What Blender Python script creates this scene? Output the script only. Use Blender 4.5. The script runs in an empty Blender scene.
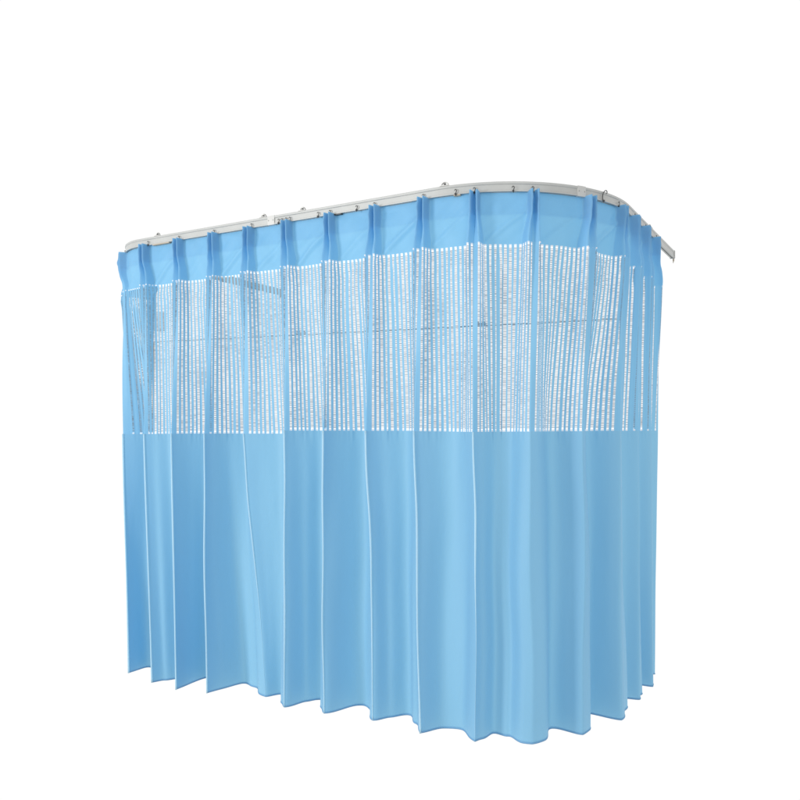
import bpy, bmesh, math, random
from mathutils import Vector, noise
random.seed(4)
scene = bpy.context.scene
C = scene.collection

# ---------------------------------------------------------------- camera
CAMZ = 1.40
cam_d = bpy.data.cameras.new('camera'); cam = bpy.data.objects.new('camera', cam_d); C.objects.link(cam)
cam.location = (0, 0, CAMZ); cam.rotation_euler = (math.radians(90), 0, 0)
cam_d.sensor_width = 36; cam_d.lens = 35.37; cam_d.shift_y = 0.04
cam_d.clip_start = 0.05; cam_d.clip_end = 200
scene.camera = cam

# ---------------------------------------------------------------- studio surround: white ahead, dimmer behind the camera and below
W = bpy.data.worlds.new('World'); scene.world = W; W.use_nodes = True
nt = W.node_tree; nt.nodes.clear()
tc = nt.nodes.new('ShaderNodeTexCoord'); sp = nt.nodes.new('ShaderNodeSeparateXYZ')
mr = nt.nodes.new('ShaderNodeMapRange'); mr.interpolation_type = 'SMOOTHSTEP'
mr.inputs['From Min'].default_value = -0.45; mr.inputs['From Max'].default_value = 0.15
mr.inputs['To Min'].default_value = 0.68; mr.inputs['To Max'].default_value = 1.02
md = nt.nodes.new('ShaderNodeMapRange'); md.interpolation_type = 'SMOOTHSTEP'
md.inputs['From Min'].default_value = -0.95; md.inputs['From Max'].default_value = -0.6
md.inputs['To Min'].default_value = 0.45; md.inputs['To Max'].default_value = 1.0
mu = nt.nodes.new('ShaderNodeMath'); mu.operation = 'MULTIPLY'
bg = nt.nodes.new('ShaderNodeBackground'); bg.inputs['Color'].default_value = (1, 1, 1, 1)
ow = nt.nodes.new('ShaderNodeOutputWorld')
L = nt.links.new
L(tc.outputs['Generated'], sp.inputs[0]); L(sp.outputs['Y'], mr.inputs['Value']); L(sp.outputs['Z'], md.inputs['Value'])
L(mr.outputs['Result'], mu.inputs[0]); L(md.outputs['Result'], mu.inputs[1]); L(mu.outputs[0], bg.inputs['Strength'])
L(bg.outputs[0], ow.inputs[0])

def area(name, loc, target, size, power, col=(1, 1, 1)):
    d = bpy.data.lights.new(name, 'AREA'); d.shape = 'RECTANGLE'; d.size = size[0]; d.size_y = size[1]
    d.energy = power; d.color = col
    o = bpy.data.objects.new(name, d); C.objects.link(o); o.location = loc
    o.rotation_euler = (Vector(target) - Vector(loc)).to_track_quat('-Z', 'Y').to_euler()
    return o
area('softbox_key', (-7.5, -0.6, 2.0), (0.0, 4.0, 1.2), (1.6, 3.0), 420)
area('softbox_fill', (1.5, -1.8, 2.6), (0.2, 4.0, 1.3), (2.4, 2.0), 55)

scene.view_settings.view_transform = 'Standard'; scene.view_settings.look = 'None'
scene.view_settings.exposure = 0; scene.view_settings.gamma = 1
scene.render.engine = 'CYCLES'
scene.cycles.transparent_max_bounces = 24
scene.cycles.max_bounces = 8

# ---------------------------------------------------------------- materials
def fabric(name, col, trans_col, trans, rough=.55, weave=True, sheen=.15):
    m = bpy.data.materials.new(name); m.use_nodes = True
    n = m.node_tree; n.nodes.clear(); l = n.links.new
    out = n.nodes.new('ShaderNodeOutputMaterial'); mix = n.nodes.new('ShaderNodeMixShader')
    p = n.nodes.new('ShaderNodeBsdfPrincipled'); t = n.nodes.new('ShaderNodeBsdfTranslucent')
    p.inputs['Roughness'].default_value = rough
    p.inputs['Sheen Weight'].default_value = sheen; p.inputs['Sheen Roughness'].default_value = .4
    p.inputs['Specular IOR Level'].default_value = .35
    tx = n.nodes.new('ShaderNodeTexCoord'); mp = n.nodes.new('ShaderNodeMapping')
    mp.inputs['Scale'].default_value = (3, 3, .5)
    nz = n.nodes.new('ShaderNodeTexNoise'); nz.inputs['Scale'].default_value = 3.5; nz.inputs['Detail'].default_value = 5
    cr = n.nodes.new('ShaderNodeMapRange'); cr.inputs['To Min'].default_value = .95; cr.inputs['To Max'].default_value = 1.05
    l(tx.outputs['Object'], mp.inputs[0]); l(mp.outputs[0], nz.inputs['Vector']); l(nz.outputs['Fac'], cr.inputs['Value'])
    mc = n.nodes.new('ShaderNodeVectorMath'); mc.operation = 'SCALE'; mc.inputs[0].default_value = col
    l(cr.outputs[0], mc.inputs['Scale']); l(mc.outputs[0], p.inputs['Base Color'])
    t.inputs['Color'].default_value = (*trans_col, 1)
    if weave:
        w = n.nodes.new('ShaderNodeTexNoise'); w.inputs['Scale'].default_value = 900; w.inputs['Detail'].default_value = 2
        w2 = n.nodes.new('ShaderNodeTexNoise'); w2.inputs['Scale'].default_value = 9; w2.inputs['Detail'].default_value = 3
        m2 = n.nodes.new('ShaderNodeMapping'); m2.inputs['Scale'].default_value = (1, 1, .35)
        l(tx.outputs['Object'], m2.inputs[0]); l(m2.outputs[0], w2.inputs['Vector'])
        b = n.nodes.new('ShaderNodeBump'); b.inputs['Strength'].default_value = .18; b.inputs['Distance'].default_value = .0006
        b2 = n.nodes.new('ShaderNodeBump'); b2.inputs['Strength'].default_value = .4; b2.inputs['Distance'].default_value = .012
        l(tx.outputs['Object'], w.inputs['Vector']); l(w.outputs['Fac'], b.inputs['Height'])
        l(w2.outputs['Fac'], b2.inputs['Height']); l(b2.outputs[0], b.inputs['Normal'])
        l(b.outputs[0], p.inputs['Normal'])
    mix.inputs[0].default_value = trans
    l(p.outputs[0], mix.inputs[1]); l(t.outputs[0], mix.inputs[2]); l(mix.outputs[0], out.inputs[0])
    return m

def plain(name, col, rough=.4, metal=0., bump=0.):
    m = bpy.data.materials.new(name); m.use_nodes = True; n = m.node_tree; l = n.links.new
    p = n.nodes['Principled BSDF']; p.inputs['Roughness'].default_value = rough; p.inputs['Metallic'].default_value = metal
    tx = n.nodes.new('ShaderNodeTexCoord'); nz = n.nodes.new('ShaderNodeTexNoise'); nz.inputs['Scale'].default_value = 14; nz.inputs['Detail'].default_value = 6
    cr = n.nodes.new('ShaderNodeMapRange'); cr.inputs['To Min'].default_value = .9; cr.inputs['To Max'].default_value = 1.08
    mc = n.nodes.new('ShaderNodeVectorMath'); mc.operation = 'SCALE'; mc.inputs[0].default_value = col
    l(tx.outputs['Object'], nz.inputs['Vector']); l(nz.outputs['Fac'], cr.inputs['Value']); l(cr.outputs[0], mc.inputs['Scale'])
    l(mc.outputs[0], p.inputs['Base Color'])
    return m

BLUE = (.25, .505, .73)
M_fab = fabric('blue_polyester', BLUE, (.24, .65, .96), .40)
M_low = fabric('blue_polyester_body', (.275, .51, .69), (.26, .63, .89), .42)
M_tape = fabric('heading_tape_cloth', (.5, .68, .82), (.75, .88, .96), .8)
M_fold_highlight = fabric('blue_fold_highlight', (.62, .84, .95), (.7, .93, 1.), .45, rough=.3, sheen=.4)  # much paler than the cloth: highlight of the fold edges put into the colour
M_strip = fabric('blue_openwork_strip', (.27, .53, .75), (.27, .66, .93), .40)
M_net = fabric('net_thread', (.22, .28, .34), (.30, .40, .50), .25, weave=False)
M_cap = fabric('white_stitching', (.88, .90, .92), (.9, .95, 1), .25, weave=False)
M_rail = plain('anodised_rail', (.49, .50, .485), .42, .15)
M_sleeve = plain('rail_sleeve', (.60, .60, .58), .4, .1)
M_beige = plain('beige_plastic', (.50, .42, .32), .5)
M_steel = plain('dark_steel', (.10, .10, .10), .35, .8)
M_bsteel = plain('bright_steel', (.42, .42, .40), .3, .9)
M_grey = plain('grey_paint', (.62, .65, .67), .5)
M_rod = plain('grey_rod', (.42, .45, .47), .45, .1)

# ---------------------------------------------------------------- plan of the U-shaped track: s along it, d outward from it
U = Vector((.8671, -.4981)); V_ = Vector((.4981, .8671))
CR = Vector((.763, 3.246)); CL = Vector((.226, 3.555)) - U * 2.29
RL, RR = .3, .7
def build_path():
    P = []
    def line(a, b, n):
        for i in range(1 if P else 0, n): P.append(a + (b - a) * (i / (n - 1)))
    line(CL + V_ * 1.649, CL + V_ * RL, 60)
    c = CL + U * RL + V_ * RL
    for i in range(1, 40):
        a = math.pi / 2 * i / 39; P.append(c + RL * (-U * math.cos(a) - V_ * math.sin(a)))
    line(P[-1], CR - U * RR, 80)
    c = CR - U * RR + V_ * RR
    for i in range(1, 60):
        a = math.pi / 2 * i / 59; P.append(c + RR * (U * math.sin(a) - V_ * math.cos(a)))
    line(P[-1], CR + V_ * 1.83, 50)
    return P
PATH = build_path(); SS = [0.]
for i in range(1, len(PATH)): SS.append(SS[-1] + (PATH[i] - PATH[i - 1]).length)
SLEN = SS[-1]
import bisect
def pos(s):
    if s <= 0: return PATH[0] + (PATH[1] - PATH[0]).normalized() * s
    if s >= SLEN: return PATH[-1] + (PATH[-1] - PATH[-2]).normalized() * (s - SLEN)
    i = min(max(bisect.bisect_right(SS, s) - 1, 0), len(PATH) - 2)
    return PATH[i].lerp(PATH[i + 1], (s - SS[i]) / (SS[i + 1] - SS[i]))
_N = 1500
_tab = []
for i in range(_N + 1):
    s = -.2 + (SLEN + .4) * i / _N
    t = (pos(s + .02) - pos(s - .02)).normalized(); _tab.append((pos(s), Vector((t.y, -t.x))))
def at(s, d, z):
    f = (s + .2) / (SLEN + .4) * _N; i = min(max(int(f), 0), _N - 1); f -= i
    p = _tab[i][0].lerp(_tab[i + 1][0], f); n = _tab[i][1].lerp(_tab[i + 1][1], f)
    return Vector((p.x + n.x * d, p.y + n.y * d, CAMZ + z))

# ---------------------------------------------------------------- helpers
def obj(name, bm, mat, parent=None, smooth=True):
    me = bpy.data.meshes.new(name); bm.normal_update()
    if smooth:
        for f in bm.faces: f.smooth = True
    bm.to_mesh(me); bm.free(); me.materials.append(mat)
    o = bpy.data.objects.new(name, me); C.objects.link(o); o.parent = parent
    return o
def thing(name, label, cat, group=None):
    o = bpy.data.objects.new(name, None); C.objects.link(o); o['label'] = label; o['category'] = cat
    if group: o['group'] = group
    return o
def tube(bm, pts, r, n=8, cap=True):
    rings = []
    for i, p in enumerate(pts):
        a = pts[max(i - 1, 0)]; b = pts[min(i + 1, len(pts) - 1)]
        t = (b - a).normalized(); up = Vector((0, 0, 1)) if abs(t.z) < .9 else Vector((1, 0, 0))
        x = t.cross(up).normalized(); y = x.cross(t)
        rr = r[i] if isinstance(r, (list, tuple)) else r
        rings.append([bm.verts.new(p + rr * (x * math.cos(2 * math.pi * k / n) + y * math.sin(2 * math.pi * k / n))) for k in range(n)])
    for A, B in zip(rings, rings[1:]):
        for k in range(n): bm.faces.new((A[k], A[(k + 1) % n], B[(k + 1) % n], B[k]))
    if cap: bm.faces.new(rings[0][::-1]); bm.faces.new(rings[-1])
def box(bm, c, ax, ay, az, bev=0.):
    vs = [bm.verts.new(c + ax * i + ay * j + az * k) for i in (-1, 1) for j in (-1, 1) for k in (-1, 1)]
    fs = [(0, 1, 3, 2), (4, 6, 7, 5), (0, 4, 5, 1), (2, 3, 7, 6), (0, 2, 6, 4), (1, 5, 7, 3)]
    F = [bm.faces.new([vs[i] for i in f]) for f in fs]
    bmesh.ops.recalc_face_normals(bm, faces=F)
    if bev:
        E = list({e for f in F for e in f.edges})
        bmesh.ops.bevel(bm, geom=E, offset=bev, segments=2, affect='EDGES')
def sm(x, a=0., b=1.):
    x = min(max((x - a) / (b - a), 0), 1); return x * x * (3 - 2 * x)
def frame(s):
    n = (at(s, 1, 0) - at(s, 0, 0)).normalized(); t = (at(s + .01, 0, 0) - at(s - .01, 0, 0)).normalized()
    return t, n

# ---------------------------------------------------------------- heights (relative to the seam at eye level)
Z_TOP, Z_BAND, Z_HEM = 1.0735, .837, -1.352
def z_seam(s):
    K = [(1.3, -.008), (1.9, -.011), (2.3, -.008), (2.86, -.008), (2.93, .008), (3.6, .006), (3.9, .001), (4.2, .003), (4.6, .006), (5.5, .008)]
    if s <= K[0][0]: return K[0][1]
    for (a, x), (b, y) in zip(K, K[1:]):
        if s <= b: return x + (y - x) * (s - a) / (b - a)
    return K[-1][1]

# ---------------------------------------------------------------- curtain landmarks: (s, d) of every ridge and valley
M = 64                                     # fabric columns per period
TOPS = [1.22, 1.46, 1.60, 1.87, 2.14, 2.40, 2.645, 2.897, 3.162, 3.422, 3.682, 3.924, 4.182, 4.462, 4.70, 4.90, 5.13, 5.40]
SEAM = [(1.27, .03), (1.50, .03), (1.765, .075), (1.985, .125), (2.21, .14), (2.425, .115), (2.655, .07), (2.945, .10), (3.17, .085), (3.40, .065), (3.665, .075), (3.927, .08), (4.15, .085), (4.395, .055), (4.65, .04), (4.93, .035), (5.19, .04), (5.45, .02)]
HEM = [(1.35, -.02), (1.60, -.04), (1.866, .127), (2.11, .182), (2.31, .202), (2.49, .162), (2.79, .055), (2.968, .129), (3.187, .100), (3.438, .062), (3.706, .088), (3.936, .088), (4.154, .099), (4.392, .058), (4.66, .041), (4.984, .028), (5.224, .041), (5.452, .003)]
VHEM = [(1.48, -.12), (1.70, -.13), (1.90, -.02), (2.20, .07), (2.32, -.02), (2.585, -.064), (2.842, -.02), (3.05, -.046), (3.30, -.097), (3.545, -.075), (3.815, -.042), (4.035, -.022), (4.31, -.050), (4.60, -.115), (4.945, -.05), (5.21, -.03), (5.42, -.02)]
SHARP = [0, 0, 1, 1, 1, 1, .6, .85, 1, 1, 1, 1, 0, .3, .3, .3, .3, .3]
SHARP_HEM = [0, 0, 1, 1, 1, 1, .2, .25, .3, .3, .85, .85, 0, .15, .2, .3, .3, .3]
NP = len(TOPS) - 1

def bez(a, h1, h2, b, n):
    o = []
    for i in range(n):
        t = i / n; k = 1 - t
        o.append(tuple(k**3 * a[j] + 3 * k * k * t * h1[j] + 3 * k * t * t * h2[j] + t**3 * b[j] for j in (0, 1)))
    return o
def resample(pts, n):
    cum = [0.]
    for a, b in zip(pts, pts[1:]): cum.append(cum[-1] + math.hypot(b[0] - a[0], b[1] - a[1]))
    out = []; j = 0
    for i in range(n):
        x = cum[-1] * i / n
        while cum[j + 1] < x: j += 1
        f = (x - cum[j]) / (cum[j + 1] - cum[j] + 1e-9)
        out.append((pts[j][0] + (pts[j + 1][0] - pts[j][0]) * f, pts[j][1] + (pts[j + 1][1] - pts[j][1]) * f))
    return out
def fold_level(T, Vs, shp):
    out = []
    for k in range(NP):
        a, v, b = T[k], Vs[k], T[k + 1]
        def half(p, q, s_):     # ridge p -> valley q
            ds, dd = q[0] - p[0], q[1] - p[1]
            r = (p[0] + max(abs(ds), .05) * .45 * (1 if ds >= 0 else -1), p[1] - .002)
            h = (p[0] + ds * .30, p[1] + dd * .42)
            h1 = (r[0] * (1 - s_) + h[0] * s_, r[1] * (1 - s_) + h[1] * s_)
            return h1
        w = max((b[0] - a[0]) * .20, .02)
        h1 = half(a, v, shp[k]); h2 = (v[0] - w, v[1])
        h3 = (v[0] + min(w, max(b[0] - v[0], .015) * .8), v[1]); h4 = half(b, v, shp[k + 1])
        out.append(resample(bez(a, h1, h2, v, 40) + bez(v, h3, h4, b, 40) + [b], M))
    out.append([T[-1]])
    return [p for o in out for p in o]
def pinch_level(centres, w, dep, notch, flat_d):
    out = []
    for k in range(NP):
        a, b = centres[k], centres[k + 1]
        pts = [(a, notch), (a + w * .45, dep * .93), (a + w * .6, dep), (a + w * .72, dep * .9), (a + w, flat_d)]
        m = 24
        for i in range(1, m):
            t = i / m; pts.append((a + w + (b - a - 2 * w) * t, flat_d - .006 * math.sin(math.pi * t)))
        pts += [(b - w, flat_d), (b - w * .72, dep * .9), (b - w * .6, dep), (b - w * .45, dep * .93), (b, notch)]
        out.append(resample(pts, M))
    out.append([(centres[-1], notch)])
    return [p for o in out for p in o]

VSEAM = [( (SEAM[k][0] * .42 + SEAM[k + 1][0] * .58), (VHEM[k][1]) * .75 - .005) for k in range(NP)]
L_top = pinch_level(TOPS, .024, .052, -.006, .0)
bc = [TOPS[k] * .72 + SEAM[k][0] * .28 for k in range(NP + 1)]
L_band = pinch_level(bc, .040, .060, .036, .002)
for _i, (_s, _d) in enumerate(L_band):          # the outermost pleat tapers quickly below its pinch
    if abs(_i - 2 * M) < M // 2: L_band[_i] = (_s, _d * .45)
L_seam = fold_level(SEAM, VSEAM, [max(s, .5) for s in SHARP])
L_hem = fold_level(HEM, VHEM, SHARP_HEM)
NC = NP * M + 1
# pleat-wise irregularities
rnd = [(random.uniform(-1, 1), random.uniform(-1, 1), random.uniform(-1, 1)) for _ in range(NP + 2)]

def surf(i, z, off=0.):
    """point of the fabric, column i, height z relative to the seam"""
    a, b, c, d = L_top[i], L_band[i], L_seam[i], L_hem[i]
    q = (i % M) / M; k = min(i // M, NP)
    if z >= Z_BAND:
        t = (Z_TOP - z) / (Z_TOP - Z_BAND); w = sm(t, .35, 1.) * .9 + .1 * t
        s = a[0] + (b[0] - a[0]) * w; dd = a[1] + (b[1] - a[1]) * w
    elif z >= 0:
        t = (Z_BAND - z) / Z_BAND; w = .7 * t + .3 * sm(t, 0, .9)
        s = b[0] + (c[0] - b[0]) * w; dd = b[1] + (c[1] - b[1]) * w
    else:
        t = -z / -Z_HEM; w = t * .8 + .2 * sm(t)
        s = c[0] + (d[0] - c[0]) * w; dd = c[1] + (d[1] - c[1]) * w
    # tension wrinkles in the heading, soft irregular folds lower down
    env = math.sin(math.pi * q) ** 1.0
    if z > .55:
        h = sm(z, .55, .9); tf = sm(Z_TOP - z, -.002, .04)
        ph = noise.noise(Vector((s * 9, z * 7 + s * 6, 3.1))) + .6 * noise.noise(Vector((s * 17 - z * 20, z * 9, 8.7)))
        dd += h * env * .010 * ph * tf
        # the diagonal drag line from the top of each pleat
        x = (1 - q) ; line = (Z_TOP - z) - .16 * x / .5
        dd += h * tf * .013 * env * math.exp(-(line / .018) ** 2) * (1 if k % 2 else .5)
    if z < Z_BAND + .01:
        g = sm(Z_BAND - z, -.01, .1) * (1 - sm(-z, 0, .06))
        s += g * env * (.0034 * noise.noise(Vector((i * .43, z * 2.2, 5.5))) + .0052 * noise.noise(Vector((i * .9, 2.2, 9.5))))
        dd += g * env * .006 * noise.noise(Vector((s * 12, z * 3, 6.1)))
    lw = sm(-z, -.5, 1.2)
    dd += env * (.014 * lw) * math.sin(2 * math.pi * (q * (2 + (k % 2)) + rnd[k][0] + .35 * z * rnd[k][1]))
    dd += env * .016 * lw * noise.noise(Vector((s * 5, z * 1.1, 1.7)))
    mid = sm(-z, 0, .4) * (1 - sm(-z, .8, 1.352))
    s += mid * .018 * sm(s, 2.2, 2.6) * noise.noise(Vector((s * 3.7, z * 1.6, 4.4)))
    return s, dd + off, z

def zt(i):
    q = (i % M) / M; return Z_TOP - .003 * math.sin(math.pi * q) ** 2
def zbf(s): return Z_BAND - .035 * sm(s, 4.2, 5.5)
def grid(zs, off=0., cols=None, sharp=True):
    """zs(i) -> list of heights for column i"""
    bm = bmesh.new(); cols = cols or range(NC); rows = []
    for i in cols: rows.append([bm.verts.new(at(*surf(i, z, off))) for z in zs(i)])
    for x, (A, B) in enumerate(zip(rows, rows[1:])):
        for j in range(len(A) - 1): bm.faces.new((A[j], A[j + 1], B[j + 1], B[j]))
    if sharp:
        for x, i in enumerate(cols):
            if i % M == 0 and SHARP[min(i // M, NP)] > .5:
                for j in range(len(rows[x]) - 1):
                    e = bm.edges.get((rows[x][j], rows[x][j + 1]))
                    if e and not (SHARP_HEM[min(i // M, NP)] < .5 and rows[x][j].co.z < CAMZ - .55): e.smooth = False
    return bm
def lin(a, b, n): return [a + (b - a) * i / (n - 1) for i in range(n)]
def seam_of(i): return z_seam(L_seam[i][0])
def band_of(i): return zbf(L_band[i][0])

curtain = thing('cubicle_curtain', 'light blue pleated hospital curtain with an openwork mesh top hanging from a curved rail', 'curtain')
obj('heading_band', grid(lambda i: lin(zt(i), band_of(i), 36)), M_fab, curtain)
obj('heading_tape', grid(lambda i: lin(zt(i) - .004, Z_TOP - .103, 16), off=-.005), M_tape, curtain)
low = obj('lower_panel', grid(lambda i: lin(seam_of(i), Z_HEM, 56)), M_low, curtain)

# hem: a narrow doubled edge, standing a little proud, with a rolled lower edge
bm = bmesh.new(); rows = []
for i in range(NC):
    s, d, z = surf(i, Z_HEM + .012)
    pts = [at(s, d + .0015, Z_HEM + .005), at(s, d + .002, Z_HEM + .004), at(s, d + .0025, Z_HEM + .002), at(s, d + .001, Z_HEM - .0015),
           at(s, d - .002, Z_HEM - .0015), at(s, d - .004, Z_HEM + .002), at(s, d - .0035, Z_HEM + .008)]
    rows.append([bm.verts.new(p) for p in pts])
for A, B in zip(rows, rows[1:]):
    for j in range(len(A) - 1): bm.faces.new((A[j], A[j + 1], B[j + 1], B[j]))
obj('hem', bm, M_low, curtain)

# folded edges of the pleats: an added pale bead paints the highlight along each ridge
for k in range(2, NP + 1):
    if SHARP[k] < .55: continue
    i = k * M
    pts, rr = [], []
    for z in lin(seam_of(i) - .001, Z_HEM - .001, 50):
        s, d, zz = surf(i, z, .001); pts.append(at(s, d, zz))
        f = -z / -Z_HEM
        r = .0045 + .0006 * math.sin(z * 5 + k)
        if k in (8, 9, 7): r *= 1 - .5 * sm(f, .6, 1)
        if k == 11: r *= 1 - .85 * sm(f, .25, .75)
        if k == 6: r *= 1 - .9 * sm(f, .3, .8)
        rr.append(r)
    bm = bmesh.new(); tube(bm, pts, rr, 8); obj('fold_edge_highlight', bm, M_fold_highlight, curtain)

# openwork: opaque strips, thread ladder between them, white stitched caps
mesh_zs = lambda i: lin(band_of(i), seam_of(i), 44)
def is_blue(i): return (i % 4) in (3, 0) or ((i % M) in (1, 2) and (i // M) != 8) or ((i % M) in (M - 3, M - 2) and i // M > 12) or ((i // M) > 13 and (i % M) % 12 in (5, 6)) or ((i % M) in (5, 6, 13, 14) and i // M in (0, 1, 2, 14, 15))
bm = bmesh.new()
i = 0
while i < NC - 1:
    if is_blue(i):
        j = i
        while j < NC - 1 and is_blue(j): j += 1
        cols = list(range(i, j + 1)); rows = []
        for c in cols: rows.append([bm.verts.new(at(*surf(c, z))) for z in mesh_zs(c)])
        for A, B in zip(rows, rows[1:]):
            for m in range(len(A) - 1): bm.faces.new((A[m], A[m + 1], B[m + 1], B[m]))
        i = j
    else: i += 1
net = obj('openwork_strips', bm, M_strip, curtain)
bm = bmesh.new(); bc_ = bmesh.new(); bd_ = bmesh.new()
R_ = random.Random(9)
def quadrow(b, cols, z0, z1, off):
    A = [b.verts.new(at(*surf(c, z0, off))) for c in cols]; B = [b.verts.new(at(*surf(c, z1, off))) for c in cols]
    for m in range(len(cols) - 1): b.faces.new((A[m], B[m], B[m + 1], A[m + 1]))
for g in range(0, NC - 1, 4):
    cols = [g + 1, g + 2, g + 3]
    if cols[-1] >= NC: break
    if is_blue(g + 1):
        ext = [c for c in range(g - 1, g + 4) if 0 <= c < NC]
        quadrow(bc_, ext, band_of(g + 2) + .0012, band_of(g + 2) + .0007, .0014)
        quadrow(bd_, ext, seam_of(g + 2) + .0003, seam_of(g + 2) - .0005, .0014)
        continue
    zb, zs_ = band_of(g + 2), seam_of(g + 2)
    z = zb - .014
    while z > zs_ + .014:
        h = .0025 + R_.uniform(-.0008, .0009)
        quadrow(bm, cols, z, z - h, 0)
        z -= .0064 * (1 + .45 * noise.noise(Vector((g * .05, z * 5, 2.7)))) + R_.uniform(-.0008, .0008)
    ext = [c for c in range(g - 1, g + 4) if 0 <= c < NC]
    quadrow(bc_, ext, zb + .0013, zb + .0006, .0014); quadrow(bd_, ext, zs_ + .0003, zs_ - .0005, .0014)
    quadrow(bc_, cols, zb + .001, zb - .0060, .0012); quadrow(bd_, cols, zs_ + .0075, zs_ - .0005, .0012)
obj('net_threads', bm, M_net, curtain)
for b_ in (bc_, bd_): bmesh.ops.remove_doubles(b_, verts=b_.verts, dist=.0009)
obj('white_stitching', bc_, M_cap, curtain); obj('white_stitching', bd_, M_cap, curtain)

# ---------------------------------------------------------------- track
ZT = 1.069
track = thing('curtain_track', 'pale grey metal curtain rail bent into a U above the blue curtain', 'curtain rail')
prof = [(.013, 0), (.013, .006), (.0095, .008), (.0095, .031), (.013, .034), (.013, .042), (.010, .045), (-.010, .045), (-.013, .042), (-.013, 0), (-.004, 0), (-.004, .007), (.004, .007), (.004, 0)]
def sweep(s0, s1, n, pf, z0, close=True):
    bm = bmesh.new(); rings = []
    for i in range(n + 1):
        s = s0 + (s1 - s0) * i / n
        rings.append([bm.verts.new(at(s, d, z0 + z)) for d, z in pf])
    m = len(pf)
    for A, B in zip(rings, rings[1:]):
        for k in range(m): bm.faces.new((A[k], B[k], B[(k + 1) % m], A[(k + 1) % m]))
    bm.faces.new(rings[0]); bm.faces.new(rings[-1][::-1])
    bmesh.ops.recalc_face_normals(bm, faces=bm.faces[:])
    return bm
cuts = [0, 2.79, 4.42, SLEN]
for a, b in zip(cuts, cuts[1:]):
    obj('rail', sweep(a + .0006, b - .0006, max(int((b - a) / .02), 4), prof, ZT), M_rail, track, smooth=False)
grow = [(.0142, -.0012), (.0142, .0462), (-.0142, .0462), (-.0142, -.0012)]
for c in cuts[1:3]:
    sl = obj('splice_sleeve', sweep(c - .022, c + .022, 6, grow, ZT), M_sleeve, track, smooth=False)
    for q in (-.015, .015):
        t, n = frame(c + q); bm = bmesh.new()
        p = at(c + q, .0138, ZT + .022); tube(bm, [p, p + n * .0012], .003, 10); obj('screw', bm, M_bsteel, sl)
# end caps
for c, sg in ((0, -1), (SLEN, 1)):
    t, n = frame(min(max(c, .02), SLEN - .02)); bm = bmesh.new()
    box(bm, at(c, 0, ZT + .0225) + t * sg * .005, t * .005, n * .0155, Vector((0, 0, .025)), .002)
    cap = obj('end_cap', bm, M_sleeve, track, smooth=False)
    bm = bmesh.new(); p = at(c, .004, ZT + .006) + t * sg * .008
    tube(bm, [p + Vector((0, 0, .020)), p + t * sg * .008 + Vector((0, 0, .006)), p + t * sg * .006 + Vector((0, 0, -.02)), p - t * sg * .002 + Vector((0, 0, -.034))], [.004, .006, .0055, .003], 8)
    obj('latch', bm, M_beige, cap)
bm = bmesh.new(); p = at(1.565, .0135, ZT + .022); t, n = frame(1.565); tube(bm, [p, p + n * .004], .006, 10); obj('screw', bm, M_steel, track)
# ceiling mounting clips on top of the rail
for s in (.55, 1.96, 2.732, 2.984, 3.784, 5.34):
    t, n = frame(s); bm = bmesh.new(); pts = []
    for i in range(13):
        a = math.pi * i / 12; pts.append(at(s, 0, ZT + .047) + t * math.cos(a) * .017 + Vector((0, 0, math.sin(a) * .017)))
    tube(bm, pts, .0028, 8)
    clip = obj('mounting_clip', bm, M_bsteel, track)
    bm = bmesh.new(); box(bm, at(s, 0, ZT + .0475), t * .022, n * .011, Vector((0, 0, .002)), .0008); obj('clip_plate', bm, M_sleeve, clip, smooth=False)
    bm = bmesh.new(); p = at(s, 0, ZT + .05); tube(bm, [p, p + Vector((0, 0, .008))], .006, 8); obj('bolt', bm, M_steel, clip)
# beige undercover strips clipped to the underside
for a, b in ((1.93, 2.06), (3.16, 3.225), (3.83, 3.86)):
    obj('slot_cover', sweep(a, b, 6, [(.0145, -.006), (.0145, -.001), (-.0145, -.001), (-.0145, -.006)], ZT), M_beige if b > 3.3 or a < 2 else M_steel, track, smooth=False)

# ---------------------------------------------------------------- curtain hooks, each its own
def hook_bm(s, big=False):
    t, n = frame(s); bm = bmesh.new(); Zv = Vector((0, 0, 1))
    if big:
        P = [(-.004, -.010), (-.012, .006), (-.012, .026), (-.003, .046), (.014, .060), (.027, .060), (.031, .050), (.026, .042)]
    else:
        P = [(.001, -.012), (.001, .001), (.004, .009), (.007, .015), (.006, .021), (.001, .024), (-.004, .022), (-.006, .017)]
    o = at(s, .0175, ZT + .002)
    raw = [o + t * x * .8 + Zv * z * .82 for x, z in P]; pts = []
    for a, b in zip(raw, raw[1:]): pts += [a.lerp(b, f) for f in (0, .5)]
    pts.append(raw[-1])
    for _ in range(2): pts = [pts[0]] + [(a + b * 2 + c) / 4 for a, b, c in zip(pts, pts[1:], pts[2:])] + [pts[-1]]
    tube(bm, pts, .0018 if not big else .0022, 8)
    box(bm, o + Zv * -.002, t * .004, n * .0035, Zv * .004, .001)
    return bm
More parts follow.
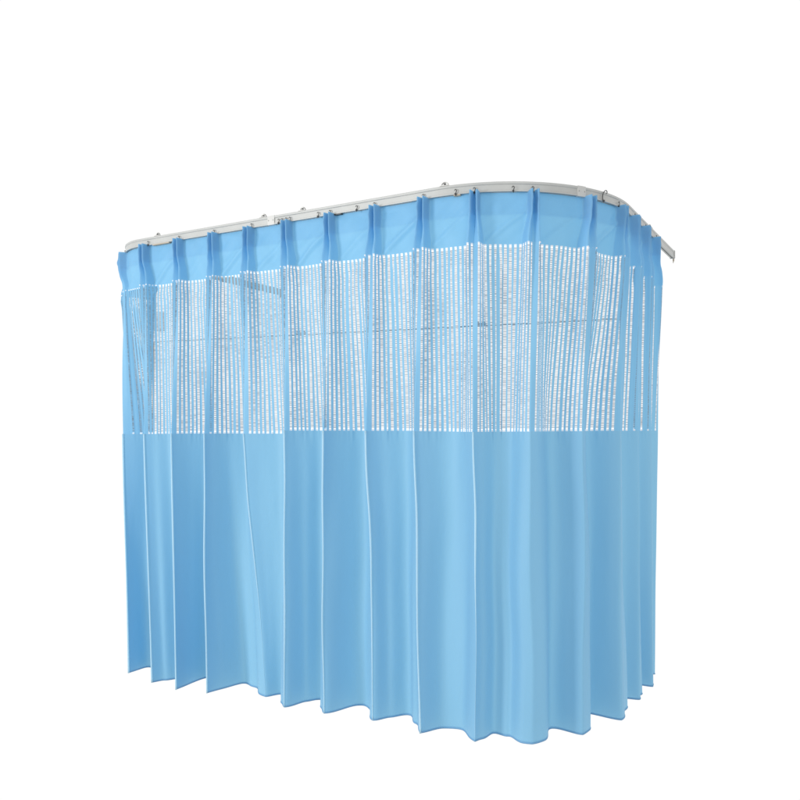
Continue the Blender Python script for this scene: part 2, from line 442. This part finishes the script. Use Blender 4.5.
ordn = ['first', 'second', 'third', 'fourth', 'fifth', 'sixth', 'seventh', 'eighth', 'ninth', 'tenth', 'eleventh', 'twelfth', 'thirteenth', 'fourteenth', 'fifteenth', 'sixteenth', 'seventeenth', 'eighteenth', 'nineteenth', 'twentieth', 'twenty-first', 'twenty-second', 'twenty-third', 'twenty-fourth']
hooks = [1.898, 2.140, 2.400, 2.662, 2.842, 2.864, 2.890, 2.914, 3.09, 3.162, 3.318, 3.418, 3.682, 3.84, 3.924, 4.092, 4.178, 4.554, 4.680, 4.924, 4.998, 5.162, 5.42]
for k, s in enumerate(hooks):
    big = abs(s - 4.554) < .001
    o = obj('curtain_hook', hook_bm(s, big), M_steel)
    o['label'] = ('large open wire hook looping up over the bend of the rail' if big else
                  'small dark wire hook on the front of the curtain rail, %s from the left' % ordn[k])
    o['category'] = 'hook'; o['group'] = 'curtain hooks along the rail'

# ---------------------------------------------------------------- frame standing behind the curtain, seen through the mesh
A = Vector((-2.53, 7.38, CAMZ + .834)); B = Vector((1.62, 5.80, CAMZ + .834))
fr = thing('support_frame', 'thin grey cross rail on slim beige posts seen through the mesh behind the curtain', 'frame')
bm = bmesh.new(); tube(bm, [A.lerp(B, i / 8) for i in range(9)], .0048, 8); obj('cross_rail', bm, M_rod, fr)
dirv = (B - A).normalized(); nv = Vector((dirv.y, -dirv.x, 0)); Zv = Vector((0, 0, 1))
for p in (A + dirv * .07, A + dirv * .26):
    bm = bmesh.new(); box(bm, p + Vector((0, 0, -1.10)), dirv * .008, nv * .008, Zv * 1.093, .003); obj('post', bm, M_beige, fr, smooth=False)
for px, dz in ((.405, .0), (.762, .0)):
    p = A.lerp(B, px); bm = bmesh.new()
    for dx in (-.03, .03): box(bm, p + dirv * dx * .8 + Zv * .027, dirv * .012, nv * .010, Zv * .007, .004)
    box(bm, p + Zv * .0145, dirv * .045, nv * .008, Zv * .008, .002)
    obj('clamp', bm, M_rod, fr, smooth=False)
bm = bmesh.new(); c = A + dirv * .20
box(bm, c + Zv * .185, dirv * .19, nv * .03, Zv * .085, .006); box(bm, c + Zv * .05, dirv * .012, nv * .012, Zv * .05, 0)
obj('grey_panel', bm, M_grey, fr, smooth=False)
